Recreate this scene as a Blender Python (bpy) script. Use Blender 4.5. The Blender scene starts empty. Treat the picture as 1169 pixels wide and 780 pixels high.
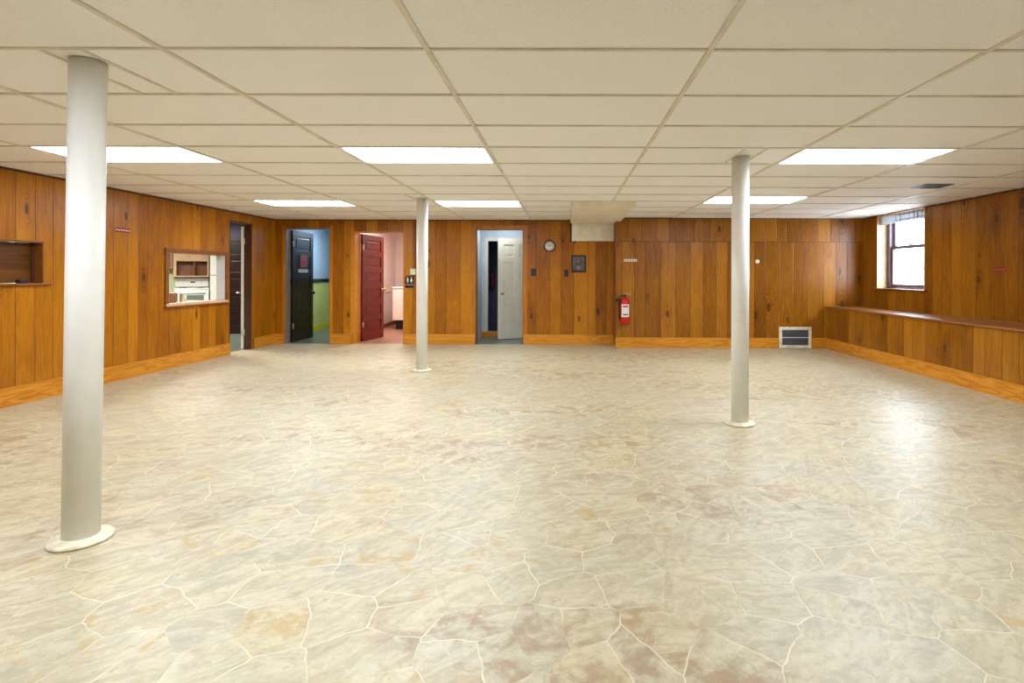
import bpy, bmesh, math, random
from mathutils import Vector, Matrix
random.seed(7)
SC = bpy.context.scene
COL = SC.collection
# ------------------------------------------------------------------ camera, sky, exposure
F, PX, PY, ROLL, CAMZ = 624.0, 645.0, 314.5, math.radians(0.15), 1.225
CEIL = 2.206
cam = bpy.data.cameras.new('camera'); camo = bpy.data.objects.new('camera', cam); COL.objects.link(camo)
cam.sensor_fit = 'HORIZONTAL'; cam.sensor_width = 36.0; cam.lens = F / 1169 * 36
cam.shift_x = -(PX - 584.5) / 1169; cam.shift_y = -(390 - PY) / 1169
cam.clip_start = .02
ca, sa = math.cos(ROLL), math.sin(ROLL)
camo.matrix_world = Matrix(((ca, -sa, 0, 0), (0, 0, -1, 0), (sa, ca, 0, CAMZ), (0, 0, 0, 1)))
SC.camera = camo
SC.view_settings.view_transform = 'Standard'; SC.view_settings.look = 'None'
SC.view_settings.gamma = 1.0; SC.view_settings.use_curve_mapping = False
SC.view_settings.exposure = 1.42
W = bpy.data.worlds.new('sky'); SC.world = W; W.use_nodes = True
bg = W.node_tree.nodes['Background']; bg.inputs[0].default_value = (.74, .87, 1, 1); bg.inputs[1].default_value = 9.5
TROFFER = 9.0          # strength of the fluorescent diffusers
TROFFER_COL = (.84, .95, 1.11, 1)

def room_lamp(name, loc, size, power, col):
    l = bpy.data.lights.new(name, 'AREA'); l.size = size; l.energy = power; l.color = col
    o = bpy.data.objects.new(name, l); o.location = loc; COL.objects.link(o); return o
room_lamp('kitchen_lamp', (-7.9, 10.2, 2.28), .9, 52, (1, .96, .9))
room_lamp('kitchen_lamp', (-6.2, 9.2, 2.28), .4, 16, (1, .93, .85))
room_lamp('hall_lamp', (-4.5, 11.6, 2.28), .4, 12, (.80, .90, 1))
room_lamp('restroom_lamp', (-3.3, 11.3, 2.28), .5, 24, (1, .90, .84))
room_lamp('entry_lamp', (-1.2, 10.2, 2.3), .25, 5, (.80, .90, 1))

def P(x, y, D):
    u, v = (x - PX) / F * D, (PY - y) / F * D
    return Vector((u * ca - v * sa, D, CAMZ + u * sa + v * ca))
def pxX(x, D): return (x - PX) / F * D

# ------------------------------------------------------------------ materials
def lin(c):
    return tuple(((v / 255) / 12.92 if v / 255 <= .04045 else ((v / 255 + .055) / 1.055) ** 2.4) for v in c) + (1,)
class NT:
    def __init__(s, name):
        s.m = bpy.data.materials.new(name); s.m.use_nodes = True
        s.t = s.m.node_tree; s.b = s.t.nodes['Principled BSDF']; s.L = s.t.links
    def n(s, ty, **kw):
        nd = s.t.nodes.new(ty)
        for k, v in kw.items(): setattr(nd, k, v)
        return nd
    def set(s, inp, v):
        if hasattr(v, 'is_linked') or isinstance(v, bpy.types.NodeSocket): s.L.new(v, inp)
        else: inp.default_value = v
    def math(s, op, a, b=0, c=0, clamp=False):
        nd = s.n('ShaderNodeMath', operation=op, use_clamp=clamp)
        for i, v in enumerate((a, b, c)): s.set(nd.inputs[i], v)
        return nd.outputs[0]
    def comb(s, x, y, z=0):
        nd = s.n('ShaderNodeCombineXYZ')
        for i, v in enumerate((x, y, z)): s.set(nd.inputs[i], v)
        return nd.outputs[0]
    def noise(s, vec, scale=1, detail=3, rough=.55, dist=0, dim='3D'):
        nd = s.n('ShaderNodeTexNoise', noise_dimensions=dim)
        s.set(nd.inputs['Vector'], vec); nd.inputs['Scale'].default_value = scale
        nd.inputs['Detail'].default_value = detail; nd.inputs['Roughness'].default_value = rough
        nd.inputs['Distortion'].default_value = dist
        return nd
    def mix(s, f, a, b, mode='MIX'):
        nd = s.n('ShaderNodeMix', data_type='RGBA', blend_type=mode)
        s.set(nd.inputs[0], f); s.set(nd.inputs[6], a); s.set(nd.inputs[7], b)
        return nd.outputs[2]
    def ramp(s, f, stops):
        nd = s.n('ShaderNodeValToRGB'); e = nd.color_ramp.elements
        while len(e) < len(stops): e.new(.5)
        for i, (p, c) in enumerate(stops): e[i].position = p; e[i].color = c
        s.set(nd.inputs[0], f); return nd.outputs[0]
    def smooth(s, v, a, b, o0=0, o1=1):
        nd = s.n('ShaderNodeMapRange', interpolation_type='SMOOTHSTEP')
        s.set(nd.inputs[0], v)
        for i, q in enumerate((a, b, o0, o1)): nd.inputs[i + 1].default_value = q
        return nd.outputs[0]
    def bump(s, h, strength, dist=.01):
        nd = s.n('ShaderNodeBump'); nd.inputs['Strength'].default_value = strength
        nd.inputs['Distance'].default_value = dist; s.set(nd.inputs['Height'], h)
        s.L.new(nd.outputs[0], s.b.inputs['Normal'])
    def pos(s): return s.n('ShaderNodeNewGeometry').outputs['Position']
    def obj(s): return s.n('ShaderNodeTexCoord').outputs['Object']
    def sep(s, v):
        nd = s.n('ShaderNodeSeparateXYZ'); s.set(nd.inputs[0], v); return nd.outputs
def plain(name, rgb, rough=.5, metal=0, var=.06, emit=None, spec=.5, scale=6):
    t = NT(name)
    c = lin(rgb)
    nz = t.noise(t.obj(), scale, 4, .6).outputs[0]
    dk = tuple(v * (1 - var * 2) for v in c[:3]) + (1,)
    lt = tuple(min(1, v * (1 + var)) for v in c[:3]) + (1,)
    t.L.new(t.mix(t.smooth(nz, .3, .7), dk, lt), t.b.inputs['Base Color'])
    t.b.inputs['Roughness'].default_value = rough; t.b.inputs['Metallic'].default_value = metal
    t.b.inputs['Specular IOR Level'].default_value = spec
    if emit:
        t.b.inputs['Emission Color'].default_value = emit[0]; t.b.inputs['Emission Strength'].default_value = emit[1]
    return t.m
def panelling(name, axis, lo, mid, hi, scale=5.0, seam=None, rough=.34, off=0.0, horiz=False, groove=True, knots=.68, ringamp=.11):
    t = NT(name)
    x, y, z = t.sep(t.pos())
    u = {'x': x, 'y': y}[axis]
    w, zz = (z, u) if horiz else (u, z)
    wv = t.math('ADD', t.math('MULTIPLY', w, scale), off)
    if seam is not None:
        wv = t.math('ADD', wv, t.math('MULTIPLY', t.math('GREATER_THAN', z, seam), 37.43))
    v1 = t.n('ShaderNodeTexVoronoi', voronoi_dimensions='1D'); t.set(v1.inputs['W'], wv); v1.inputs['Scale'].default_value = 1
    v1.inputs['Randomness'].default_value = .72
    v2 = t.n('ShaderNodeTexVoronoi', voronoi_dimensions='1D', feature='DISTANCE_TO_EDGE'); t.set(v2.inputs['W'], wv)
    v2.inputs['Scale'].default_value = 1; v2.inputs['Randomness'].default_value = .72
    rnd, rnd2, _ = t.sep(v1.outputs['Color'])
    edge = t.smooth(v2.outputs['Distance'], .008, .034)
    ph = t.math('MULTIPLY', rnd, 43.0)
    fine = t.noise(t.comb(t.math('MULTIPLY', w, 75), t.math('MULTIPLY', zz, 2.2), ph), 1, 4, .6).outputs[0]
    warp = t.noise(t.comb(t.math('MULTIPLY', w, 6.5), t.math('MULTIPLY', zz, .75), ph), 1, 3, .5, .3).outputs[0]
    rings = t.math('MULTIPLY_ADD', t.math('SINE', t.math('MULTIPLY', warp, 62)), .5, .5)
    blotch = t.noise(t.comb(t.math('MULTIPLY', w, 3), t.math('MULTIPLY', zz, 1.1), ph), 1, 2, .5).outputs[0]
    f = t.math('MULTIPLY_ADD', rnd, .34, .0)
    f = t.math('MULTIPLY_ADD', fine, .42, f)
    f = t.math('MULTIPLY_ADD', rings, ringamp, f)
    f = t.math('MULTIPLY_ADD', blotch, .36, f)
    # knots
    kv = t.n('ShaderNodeTexVoronoi', voronoi_dimensions='2D'); kv.inputs['Scale'].default_value = 1
    t.set(kv.inputs['Vector'], t.comb(t.math('MULTIPLY', w, 3.4), t.math('MULTIPLY', zz, 1.35)))
    kr = t.sep(kv.outputs['Color'])[0]
    kn = t.noise(t.comb(t.math('MULTIPLY', w, 22), t.math('MULTIPLY', zz, 9)), 1, 2).outputs[0]
    kg = t.sep(kv.outputs['Color'])[1]
    kd = t.math('DIVIDE', t.math('ADD', kv.outputs['Distance'], t.math('MULTIPLY_ADD', kn, .10, -.05)), t.math('MULTIPLY_ADD', kg, 1.1, .35))
    khalo = t.math('MULTIPLY', t.smooth(kd, .08, .42, 1, 0), t.math('GREATER_THAN', kr, knots))
    kmask = t.math('MULTIPLY', t.smooth(kd, .035, .10, 1, 0), t.math('GREATER_THAN', kr, knots))
    krings = t.math('MULTIPLY', t.math('SINE', t.math('MULTIPLY', kd, 75)), t.math('MULTIPLY', khalo, .09))
    f = t.math('ADD', f, t.math('MULTIPLY_ADD', khalo, -.08, krings))
    col = t.ramp(f, [(.24, lo), (.52, mid), (.82, hi)])
    col = t.mix(t.math('MULTIPLY', kmask, .75), col, tuple(v * .22 for v in lo[:3]) + (1,))
    if groove:
        col = t.mix(t.math('MULTIPLY', t.math('SUBTRACT', 1, edge), .62), col, tuple(v * .22 for v in lo[:3]) + (1,))
        if seam is not None:
            sd = t.math('ABSOLUTE', t.math('SUBTRACT', z, seam))
            col = t.mix(t.smooth(sd, .003, .009, .6, 0), col, tuple(v * .25 for v in lo[:3]) + (1,))
        t.bump(edge, .35, .006)
    t.L.new(col, t.b.inputs['Base Color'])
    t.L.new(t.math('MULTIPLY_ADD', fine, .16, rough - .08), t.b.inputs['Roughness'])
    t.b.inputs['Specular IOR Level'].default_value = .3
    return t.m
LO, MI, HI = lin((112, 59, 2)), lin((158, 92, 4)), lin((188, 121, 13))
LO2, MI2, HI2 = lin((98, 54, 4)), lin((141, 83, 8)), lin((174, 113, 26))
M = {}
M['wood_l'] = panelling('pine_panelling_left', 'y', LO, MI, HI, 5.4, off=2.3)
M['wood_b'] = panelling('pine_panelling_back', 'x', LO, MI, HI, 4.9, off=1.1)
M['wood_br'] = panelling('pine_panelling_back_right', 'x', LO2, MI2, HI2, 4.4, seam=1.80, off=5.7)
M['wood_r'] = panelling('pine_panelling_right', 'y', LO2, MI2, HI2, 5.0, off=8.2, knots=.5)
M['base_x'] = panelling('baseboard_pine_x', 'x', lin((138, 74, 12)), lin((186, 113, 20)), lin((212, 142, 42)), .3, horiz=True, groove=False, knots=.75, ringamp=.28)
M['base_y'] = panelling('baseboard_pine_y', 'y', lin((138, 74, 12)), lin((186, 113, 20)), lin((212, 142, 42)), .3, horiz=True, groove=False, knots=.75, ringamp=.28)
M['case'] = panelling('casing_pine', 'x', lin((150, 86, 22)), lin((184, 112, 16)), lin((204, 134, 36)), 2.0, groove=False, knots=.8)
M['case_y'] = panelling('casing_pine_side', 'y', lin((140, 78, 18)), lin((178, 106, 14)), lin((198, 128, 32)), 2.0, groove=False, knots=.8)
M['ledge'] = panelling('ledge_wood', 'y', lin((88, 46, 18)), lin((128, 76, 36)), lin((158, 104, 60)), 1.0, horiz=True, groove=False, knots=.9)
M['dwood'] = panelling('dark_wood', 'y', lin((56, 27, 5)), lin((92, 52, 11)), lin((112, 67, 17)), 3.0, horiz=True, groove=False, knots=.95)
M['frame_br'] = plain('brown_frame_wood', (132, 74, 24), .4, var=.12)
M['trimdark'] = plain('dark_trim_wood', (74, 42, 18), .5)
M['lightwood'] = plain('light_wood', (212, 172, 130), .45, var=.08)
def floor_mat():
    t = NT('flagstone_vinyl')
    p = t.pos(); x, y, z = t.sep(p)
    d = t.noise(p, 5, 3, .5).outputs['Color']
    dx, dy, _ = t.sep(d)
    xx = t.math('MULTIPLY_ADD', dx, .07, x); yy = t.math('MULTIPLY_ADD', dy, .07, y)
    vec = t.comb(xx, yy)
    def vor(feature, sc, rnd=1.0):
        v = t.n('ShaderNodeTexVoronoi', voronoi_dimensions='2D', feature=feature)
        t.set(v.inputs['Vector'], vec); v.inputs['Scale'].default_value = sc; v.inputs['Randomness'].default_value = rnd
        return v
    cell = vor('F1', 4.3); edge = vor('DISTANCE_TO_EDGE', 4.3).outputs['Distance']
    r, g, b = t.sep(cell.outputs['Color'])
    base = t.ramp(r, [(.0, lin((196, 188, 168))), (.25, lin((208, 199, 176))), (.45, lin((196, 183, 154))), (.62, lin((216, 200, 160))), (.8, lin((200, 188, 164))), (1, lin((194, 189, 176)))])
    base = t.mix(.45, base, lin((206, 196, 170)))
    # brushed mottling, direction changes from stone to stone
    ang = t.math('MULTIPLY', g, 1.2)
    c_, s_ = t.math('COSINE', ang), t.math('SINE', ang)
    ru = t.math('ADD', t.math('MULTIPLY', x, c_), t.math('MULTIPLY', y, s_))
    rv = t.math('SUBTRACT', t.math('MULTIPLY', y, c_), t.math('MULTIPLY', x, s_))
    st = t.noise(t.comb(t.math('MULTIPLY', ru, 5), t.math('MULTIPLY', rv, 15), t.math('MULTIPLY', r, 9)), 1, 6, .65, .8).outputs[0]
    mo = t.noise(t.comb(x, y, t.math('MULTIPLY', r, 5)), 7, 6, .68, .4).outputs[0]
    big = t.noise(t.comb(t.math('MULTIPLY', x, .38), y), .95, 3, .55).outputs[0]
    col = t.mix(t.smooth(st, .45, .64, 0, .55), base, lin((176, 162, 134)))
    col = t.mix(t.smooth(st, .52, .36, 0, .55), col, lin((222, 213, 190)))
    col = t.mix(t.math('MULTIPLY', t.smooth(mo, .52, .68), t.smooth(b, .35, .75, .15, .9)), col, lin((198, 168, 112)))
    rust = t.math('MULTIPLY', t.smooth(mo, .46, .62), t.smooth(big, .48, .58))
    bits = t.noise(t.comb(x, y, t.math('MULTIPLY', g, 3)), 26, 4, .65, .5).outputs[0]
    col = t.mix(t.smooth(bits, .52, .68, 0, .42), col, lin((168, 150, 122)))
    col = t.mix(t.smooth(bits, .45, .32, 0, .42), col, lin((228, 220, 200)))
    col = t.mix(t.math('MULTIPLY', rust, .58), col, lin((156, 122, 98)))
    grey = t.math('MULTIPLY', t.smooth(mo, .50, .36), t.smooth(big, .52, .38))
    col = t.mix(t.math('MULTIPLY', grey, .5), col, lin((160, 156, 142)))
    fade = t.noise(p, 3.1, 2, .5).outputs[0]
    gl = t.math('MULTIPLY', t.smooth(edge, .005, .015, 1, 0), t.smooth(fade, .42, .60, .06, .85))
    col = t.mix(gl, col, lin((240, 233, 214)))
    col = t.mix(1.0, col, (.81, .775, .655, 1), 'MULTIPLY')
    t.L.new(col, t.b.inputs['Base Color'])
    t.L.new(t.math('MULTIPLY_ADD', mo, .20, .38), t.b.inputs['Roughness'])
    t.b.inputs['Coat Weight'].default_value = .35; t.L.new(t.math('MULTIPLY_ADD', mo, .16, .29), t.b.inputs['Coat Roughness'])
    t.b.inputs['Specular IOR Level'].default_value = .5
    t.bump(t.math('MULTIPLY_ADD', mo, .6, t.smooth(edge, .0, .03)), .10, .004)
    return t.m
M['floor'] = floor_mat()
def tile_mat():
    t = NT('ceiling_tile')
    p = t.pos(); x, y, z = t.sep(p)
    n1 = t.noise(p, 95, 4, .75).outputs[0]
    n2 = t.noise(p, .7, 3, .5).outputs[0]
    c = t.mix(t.smooth(n2, .35, .65), lin((247, 245, 242)), lin((249, 247, 244)))
    c = t.mix(t.smooth(n1, .53, .68, 0, .34), c, lin((206, 196, 174)))
    t.L.new(c, t.b.inputs['Base Color']); t.b.inputs['Roughness'].default_value = .75
    t.b.inputs['Specular IOR Level'].default_value = .3
    t.bump(n1, .25, .003)
    return t.m
M['tile'] = tile_mat()
M['tbar'] = plain('ceiling_grid_paint', (226, 218, 200), .45)
M['cream'] = plain('cream_board', (240, 232, 210), .6)
M['column'] = plain('white_column_paint', (238, 234, 223), .38, var=.03, scale=3)
M['flange'] = plain('cream_flange_paint', (232, 220, 188), .45, var=.12, scale=14)
M['diffuser'] = plain('fluorescent_diffuser', (250, 250, 245), .4, emit=(TROFFER_COL, TROFFER))
M['white'] = plain('white_enamel', (236, 236, 232), .3, var=.02)
M['whitewall'] = plain('white_wall_paint', (232, 224, 216), .6, var=.03)
M['pinkwall'] = plain('restroom_wall_paint', (228, 208, 198), .55, var=.03)
M['bluewall'] = plain('blue_grey_wall_paint', (158, 178, 194), .5, var=.04)
M['greenwall'] = plain('green_wall_paint', (188, 190, 116), .5, var=.04)
M['yelgreen'] = plain('yellow_green_base', (196, 190, 44), .5, var=.05)
M['black'] = plain('black_paint', (22, 20, 20), .35)
M['entrywall'] = plain('entry_wall_paint', (186, 196, 204), .4, var=.04)
M['entrydark'] = plain('dim_room_shade', (62, 54, 84), .6, var=.1)  # dimness of the unlit room is put into its wall colour
M['darkdoor'] = plain('black_brown_door', (40, 25, 20), .28, var=.12, spec=.3)
M['reddoor'] = plain('red_brown_door', (112, 27, 15), .35, var=.10, spec=.25)
M['whitedoor'] = plain('cream_door_paint', (214, 206, 184), .35, var=.03)
M['mauvejamb'] = plain('grey_jamb', (128, 112, 104), .45)
M['brass'] = plain('brass', (190, 150, 80), .3, 1.0)
M['nickel'] = plain('hinge_metal', (206, 196, 170), .35, .8)
M['chrome'] = plain('chrome', (200, 200, 200), .2, 1.0)
M['bronze'] = plain('bronze_plate', (40, 21, 14), .45, .1)
M['grey'] = plain('grey_louver', (104, 104, 108), .5, .1)
M['greydark'] = plain('dark_grey_duct', (56, 54, 54), .7)
M['mauve'] = plain('window_frame_paint', (112, 98, 106), .4, var=.08)
M['red'] = plain('extinguisher_red', (196, 26, 22), .25, var=.04)
M['rubber'] = plain('black_rubber', (24, 22, 22), .5)
M['paper'] = plain('paper_white', (232, 226, 216), .6, var=.03)
M['redpaper'] = plain('red_sign', (188, 48, 44), .5, var=.05)
M['redstrip'] = plain('red_strip', (150, 34, 22), .5, var=.05)
M['teal'] = plain('dark_floor', (104, 112, 104), .3, var=.08)
M['redfloor'] = plain('restroom_floor', (158, 112, 88), .3, var=.08)
M['maroon'] = plain('maroon', (96, 12, 34), .4, var=.1)
M['photo'] = plain('dim_picture', (96, 86, 84), .3, var=.28, scale=9)
M['bread'] = plain('brown_tin', (176, 126, 84), .5, var=.2, scale=22)
M['ovenglass'] = plain('oven_glass', (110, 122, 116), .1, var=.05)
M['kwall'] = plain('kitchen_wall_paint', (208, 214, 168), .6, var=.03)
M['snow'] = plain('pale_ground', (222, 224, 226), .8, var=.05)
def glass_mat():
    t = NT('window_glass'); t.t.nodes.remove(t.b)
    tr = t.n('ShaderNodeBsdfTransparent'); gl = t.n('ShaderNodeBsdfGlossy'); gl.inputs['Roughness'].default_value = .02
    mx = t.n('ShaderNodeMixShader'); mx.inputs[0].default_value = .06; t.L.new(tr.outputs[0], mx.inputs[1]); t.L.new(gl.outputs[0], mx.inputs[2])
    t.L.new(mx.outputs[0], t.t.nodes['Material Output'].inputs[0]); return t.m
M['glass'] = glass_mat()
def cloth_mat():
    t = NT('plaid_valance_cloth'); x, y, z = t.sep(t.pos())
    wob = t.noise(t.pos(), 9, 2).outputs[0]
    a = t.math('ABSOLUTE', t.math('SUBTRACT', t.math('FRACT', t.math('MULTIPLY_ADD', y, 9.5, wob)), .5))
    b = t.math('ABSOLUTE', t.math('SUBTRACT', t.math('FRACT', t.math('MULTIPLY_ADD', z, 13, .35)), .5))
    near = t.smooth(y, 8.35, 8.55, 1, .12)
    ln = t.math('MULTIPLY', t.math('MAXIMUM', t.smooth(a, .06, .13, 1, 0), t.smooth(b, .05, .11, 1, 0)), near)
    col = t.mix(t.math('MULTIPLY', ln, .8), lin((228, 232, 238)), lin((70, 78, 96)))
    t.L.new(col, t.b.inputs['Base Color']); t.b.inputs['Roughness'].default_value = .8
    tl = t.n('ShaderNodeBsdfTranslucent'); t.L.new(col, tl.inputs[0])
    mx = t.n('ShaderNodeMixShader'); mx.inputs[0].default_value = .3
    t.L.new(t.b.outputs[0], mx.inputs[1]); t.L.new(tl.outputs[0], mx.inputs[2])
    t.L.new(mx.outputs[0], t.t.nodes['Material Output'].inputs[0]); return t.m
M['cloth'] = cloth_mat()

# ------------------------------------------------------------------ mesh helpers
class MB:
    def __init__(s): s.bm = bmesh.new(); s.mats = []
    def mi(s, m):
        if m not in s.mats: s.mats.append(m)
        return s.mats.index(m)
    def quad(s, pts, m='white'):
        f = s.bm.faces.new([s.bm.verts.new(p) for p in pts]); f.material_index = s.mi(m); return f
    def box(s, x0, x1, y0, y1, z0, z1, m, bev=0, mtx=None):
        vs = [s.bm.verts.new((x, y, z)) for x in (x0, x1) for y in (y0, y1) for z in (z0, z1)]
        fs = []
        for q in ((0, 1, 3, 2), (4, 6, 7, 5), (0, 4, 5, 1), (2, 3, 7, 6), (0, 2, 6, 4), (1, 5, 7, 3)):
            f = s.bm.faces.new([vs[i] for i in q]); f.material_index = s.mi(m); fs.append(f)
        allv = vs
        if bev:
            es = list({e for f in fs for e in f.edges})
            r = bmesh.ops.bevel(s.bm, geom=es, offset=bev, segments=2, affect='EDGES', profile=.6, material=-1)
            allv = list({v for f in r['faces'] for v in f.verts} | {v for v in vs if v.is_valid})
        if mtx is not None: bmesh.ops.transform(s.bm, matrix=mtx, verts=allv)
        return s
    def lathe(s, prof, m, c=(0, 0, 0), axis='z', n=32, rot=None):
        rings = []
        for r, h in prof:
            ring = []
            for k in range(n):
                a = 2 * math.pi * k / n
                p = {'z': (r * math.cos(a), r * math.sin(a), h), 'y': (r * math.cos(a), h, r * math.sin(a)), 'x': (h, r * math.cos(a), r * math.sin(a))}[axis]
                p = Vector(p)
                if rot is not None: p = rot @ p
                ring.append(s.bm.verts.new(p + Vector(c)))
            rings.append(ring)
        for a, b in zip(rings, rings[1:]):
            for k in range(n):
                f = s.bm.faces.new((a[k], a[(k + 1) % n], b[(k + 1) % n], b[k])); f.material_index = s.mi(m); f.smooth = True
        for ring, (r, h) in ((rings[0], prof[0]), (rings[-1], prof[-1])):
            if r > 1e-5:
                f = s.bm.faces.new(ring); f.material_index = s.mi(m)
        return s
    def tube(s, pts, r, m, n=10):
        pts = [Vector(p) for p in pts]; rings = []
        for i, p in enumerate(pts):
            d = (pts[min(i + 1, len(pts) - 1)] - pts[max(i - 1, 0)]).normalized()
            a = d.orthogonal().normalized() if i == 0 else (pa - d * pa.dot(d)).normalized()
            pa = a; b = d.cross(a)
            rings.append([s.bm.verts.new(p + (a * math.cos(2 * math.pi * k / n) + b * math.sin(2 * math.pi * k / n)) * r) for k in range(n)])
        for a, b in zip(rings, rings[1:]):
            for k in range(n):
                f = s.bm.faces.new((a[k], a[(k + 1) % n], b[(k + 1) % n], b[k])); f.material_index = s.mi(m); f.smooth = True
        for ring in (rings[0], rings[-1]):
            f = s.bm.faces.new(ring); f.material_index = s.mi(m)
        return s
    def ball(s, c, r, m, sc=(1, 1, 1)):
        g = bmesh.ops.create_uvsphere(s.bm, u_segments=20, v_segments=12, radius=r, matrix=Matrix.Translation(c) @ Matrix.Diagonal((*sc, 1)))
        for v in g['verts']:
            for f in v.link_faces: f.material_index = s.mi(m); f.smooth = True
        return s
    def prism(s, poly, y0, y1, m):       # poly in (x, z), extruded along y
        a = [s.bm.verts.new((x, y0, z)) for x, z in poly]; b = [s.bm.verts.new((x, y1, z)) for x, z in poly]
        for q in [a, list(reversed(b))] + [[a[i], b[i], b[(i + 1) % len(a)], a[(i + 1) % len(a)]] for i in range(len(a))]:
            f = s.bm.faces.new(q); f.material_index = s.mi(m)
        return s
    def link(s, name, parent=None, origin=None, mtx=None):
        if mtx is not None: bmesh.ops.transform(s.bm, matrix=mtx, verts=s.bm.verts)
        bmesh.ops.recalc_face_normals(s.bm, faces=s.bm.faces)
        off = Vector((0, 0, 0))
        if parent is not None:
            q = parent
            while q is not None: off = off + q.location; q = q.parent
        elif origin == 'base':
            c = [v.co for v in s.bm.verts]
            off = Vector(((min(v.x for v in c) + max(v.x for v in c)) / 2, (min(v.y for v in c) + max(v.y for v in c)) / 2, min(v.z for v in c)))
        for v in s.bm.verts: v.co -= off
        me = bpy.data.meshes.new(name); s.bm.to_mesh(me); s.bm.free()
        for m in s.mats: me.materials.append(M[m])
        o = bpy.data.objects.new(name, me); COL.objects.link(o)
        if parent is not None: o.parent = parent
        elif origin == 'base': o.location = off
        return o
def tag(o, label, cat, group=None):
    o['label'] = label; o['category'] = cat
    if group: o['group'] = group
    return o
def thing(name, loc, label, cat, group=None):
    o = bpy.data.objects.new(name, None); o.location = loc; o.empty_display_size = .1; COL.objects.link(o)
    return tag(o, label, cat, group)
def struct(o, label=None):
    o['kind'] = 'structure'
    if label: o['label'] = label
    return o
def sroot(name, loc):
    o = bpy.data.objects.new(name, None); o.location = loc; COL.objects.link(o); o['kind'] = 'structure'; return o
def text_into(mb, body, size, m, mtx, depth=.001):
    cu = bpy.data.curves.new('lettering', 'FONT'); cu.body = body; cu.size = size; cu.align_x = 'CENTER'; cu.align_y = 'CENTER'; cu.extrude = depth
    o = bpy.data.objects.new('lettering', cu); COL.objects.link(o)
    bpy.context.view_layer.update()
    me = bpy.data.meshes.new_from_object(o.evaluated_get(bpy.context.evaluated_depsgraph_get()))
    me.transform(mtx); n0 = len(mb.bm.faces); mb.bm.from_mesh(me); mb.bm.faces.ensure_lookup_table()
    for f in mb.bm.faces[n0:]: f.material_index = mb.mi(m)
    bpy.data.objects.remove(o); bpy.data.curves.remove(cu); bpy.data.meshes.remove(me)
FACE_Y = Matrix.Rotation(math.pi / 2, 4, 'X')                       # text facing -Y
def wall(name, axis, c0, thick, u0, u1, z0, z1, m, holes=(), back=None):
    us = sorted({u0, u1, *[h[0] for h in holes], *[h[1] for h in holes]}); zs = sorted({z0, z1, *[h[2] for h in holes], *[h[3] for h in holes]})
    mb = MB(); back = back or m
    def solid(i, j):
        if i < 0 or j < 0 or i >= len(us) - 1 or j >= len(zs) - 1: return False
        cu, cz = (us[i] + us[i + 1]) / 2, (zs[j] + zs[j + 1]) / 2
        return not any(h[0] < cu < h[1] and h[2] < cz < h[3] for h in holes)
    def pt(u, d, z): return (u, c0 + d, z) if axis == 'y' else (c0 + d, u, z)
    for i in range(len(us) - 1):
        for j in range(len(zs) - 1):
            if not solid(i, j): continue
            a, b, c, d = us[i], us[i + 1], zs[j], zs[j + 1]
            mb.quad([pt(a, 0, c), pt(b, 0, c), pt(b, 0, d), pt(a, 0, d)], m)
            mb.quad([pt(a, thick, c), pt(b, thick, c), pt(b, thick, d), pt(a, thick, d)], back)
            if not solid(i - 1, j): mb.quad([pt(a, 0, c), pt(a, thick, c), pt(a, thick, d), pt(a, 0, d)], m)
            if not solid(i + 1, j): mb.quad([pt(b, 0, c), pt(b, thick, c), pt(b, thick, d), pt(b, 0, d)], m)
            if not solid(i, j - 1): mb.quad([pt(a, 0, c), pt(b, 0, c), pt(b, thick, c), pt(a, thick, c)], m)
            if not solid(i, j + 1): mb.quad([pt(a, 0, d), pt(b, 0, d), pt(b, thick, d), pt(a, thick, d)], m)
    bmesh.ops.remove_doubles(mb.bm, verts=mb.bm.verts, dist=1e-5)
    return struct(mb.link(name))

# ------------------------------------------------------------------ room shell
XL, XR, XB, YB, YBR, XS, YF, TOP = -5.14, 5.05, 4.43, 9.70, 9.25, .877, -3.0, 2.34
struct(MB().box(-5.26, XR + .3, YF - .1, 9.72, -.1, 0, 'floor').link('floor'))
# doorways and hatches
D1 = (8.37, 8.97, 0, 2.06); H1 = (4.0, 5.39, 1.12, 1.545); H2 = (7.06, 8.27, .83, 1.52)
D2 = (pxX(325.5, YB), pxX(377, YB), 0, 2.055); D3 = (pxX(404, YB), pxX(461.5, YB), 0, 2.0); D4 = (pxX(542.6, YB), pxX(597.7, YB), 0, 2.05)
wall('wall_left', 'x', XL, -.12, YF, YB, 0, TOP, 'wood_l', [D1, H1, H2], back='whitewall')
wall('wall_back', 'y', YB, .15, XL - .12, XS + .02, 0, TOP, 'wood_b', [D2, D3, D4], back='whitewall')
wall('wall_back_right', 'y', YBR, .60, XS, XR + .3, 0, TOP, 'wood_br')
WIN = (7.67, 8.85, 1.03, 2.2)
wall('wall_right', 'x', XR, .28, YF, YBR, 0, TOP, 'wood_r', [WIN])
wall('wall_front', 'y', YF, -.12, XL - .12, XR + .3, 0, TOP, 'whitewall')  # unseen wall, made white to bounce light onto ceiling and posts
struct(MB().box(XB, XR - .001, YF, YBR - .001, 0, .69, 'wood_r').link('wall_right_lower'))
struct(MB().box(XB - .025, XR - .002, YF, YBR - .002, .69, .716, 'ledge', .004).link('trim_1'), 'dark wooden ledge along the top of the low panelled wall')
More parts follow.
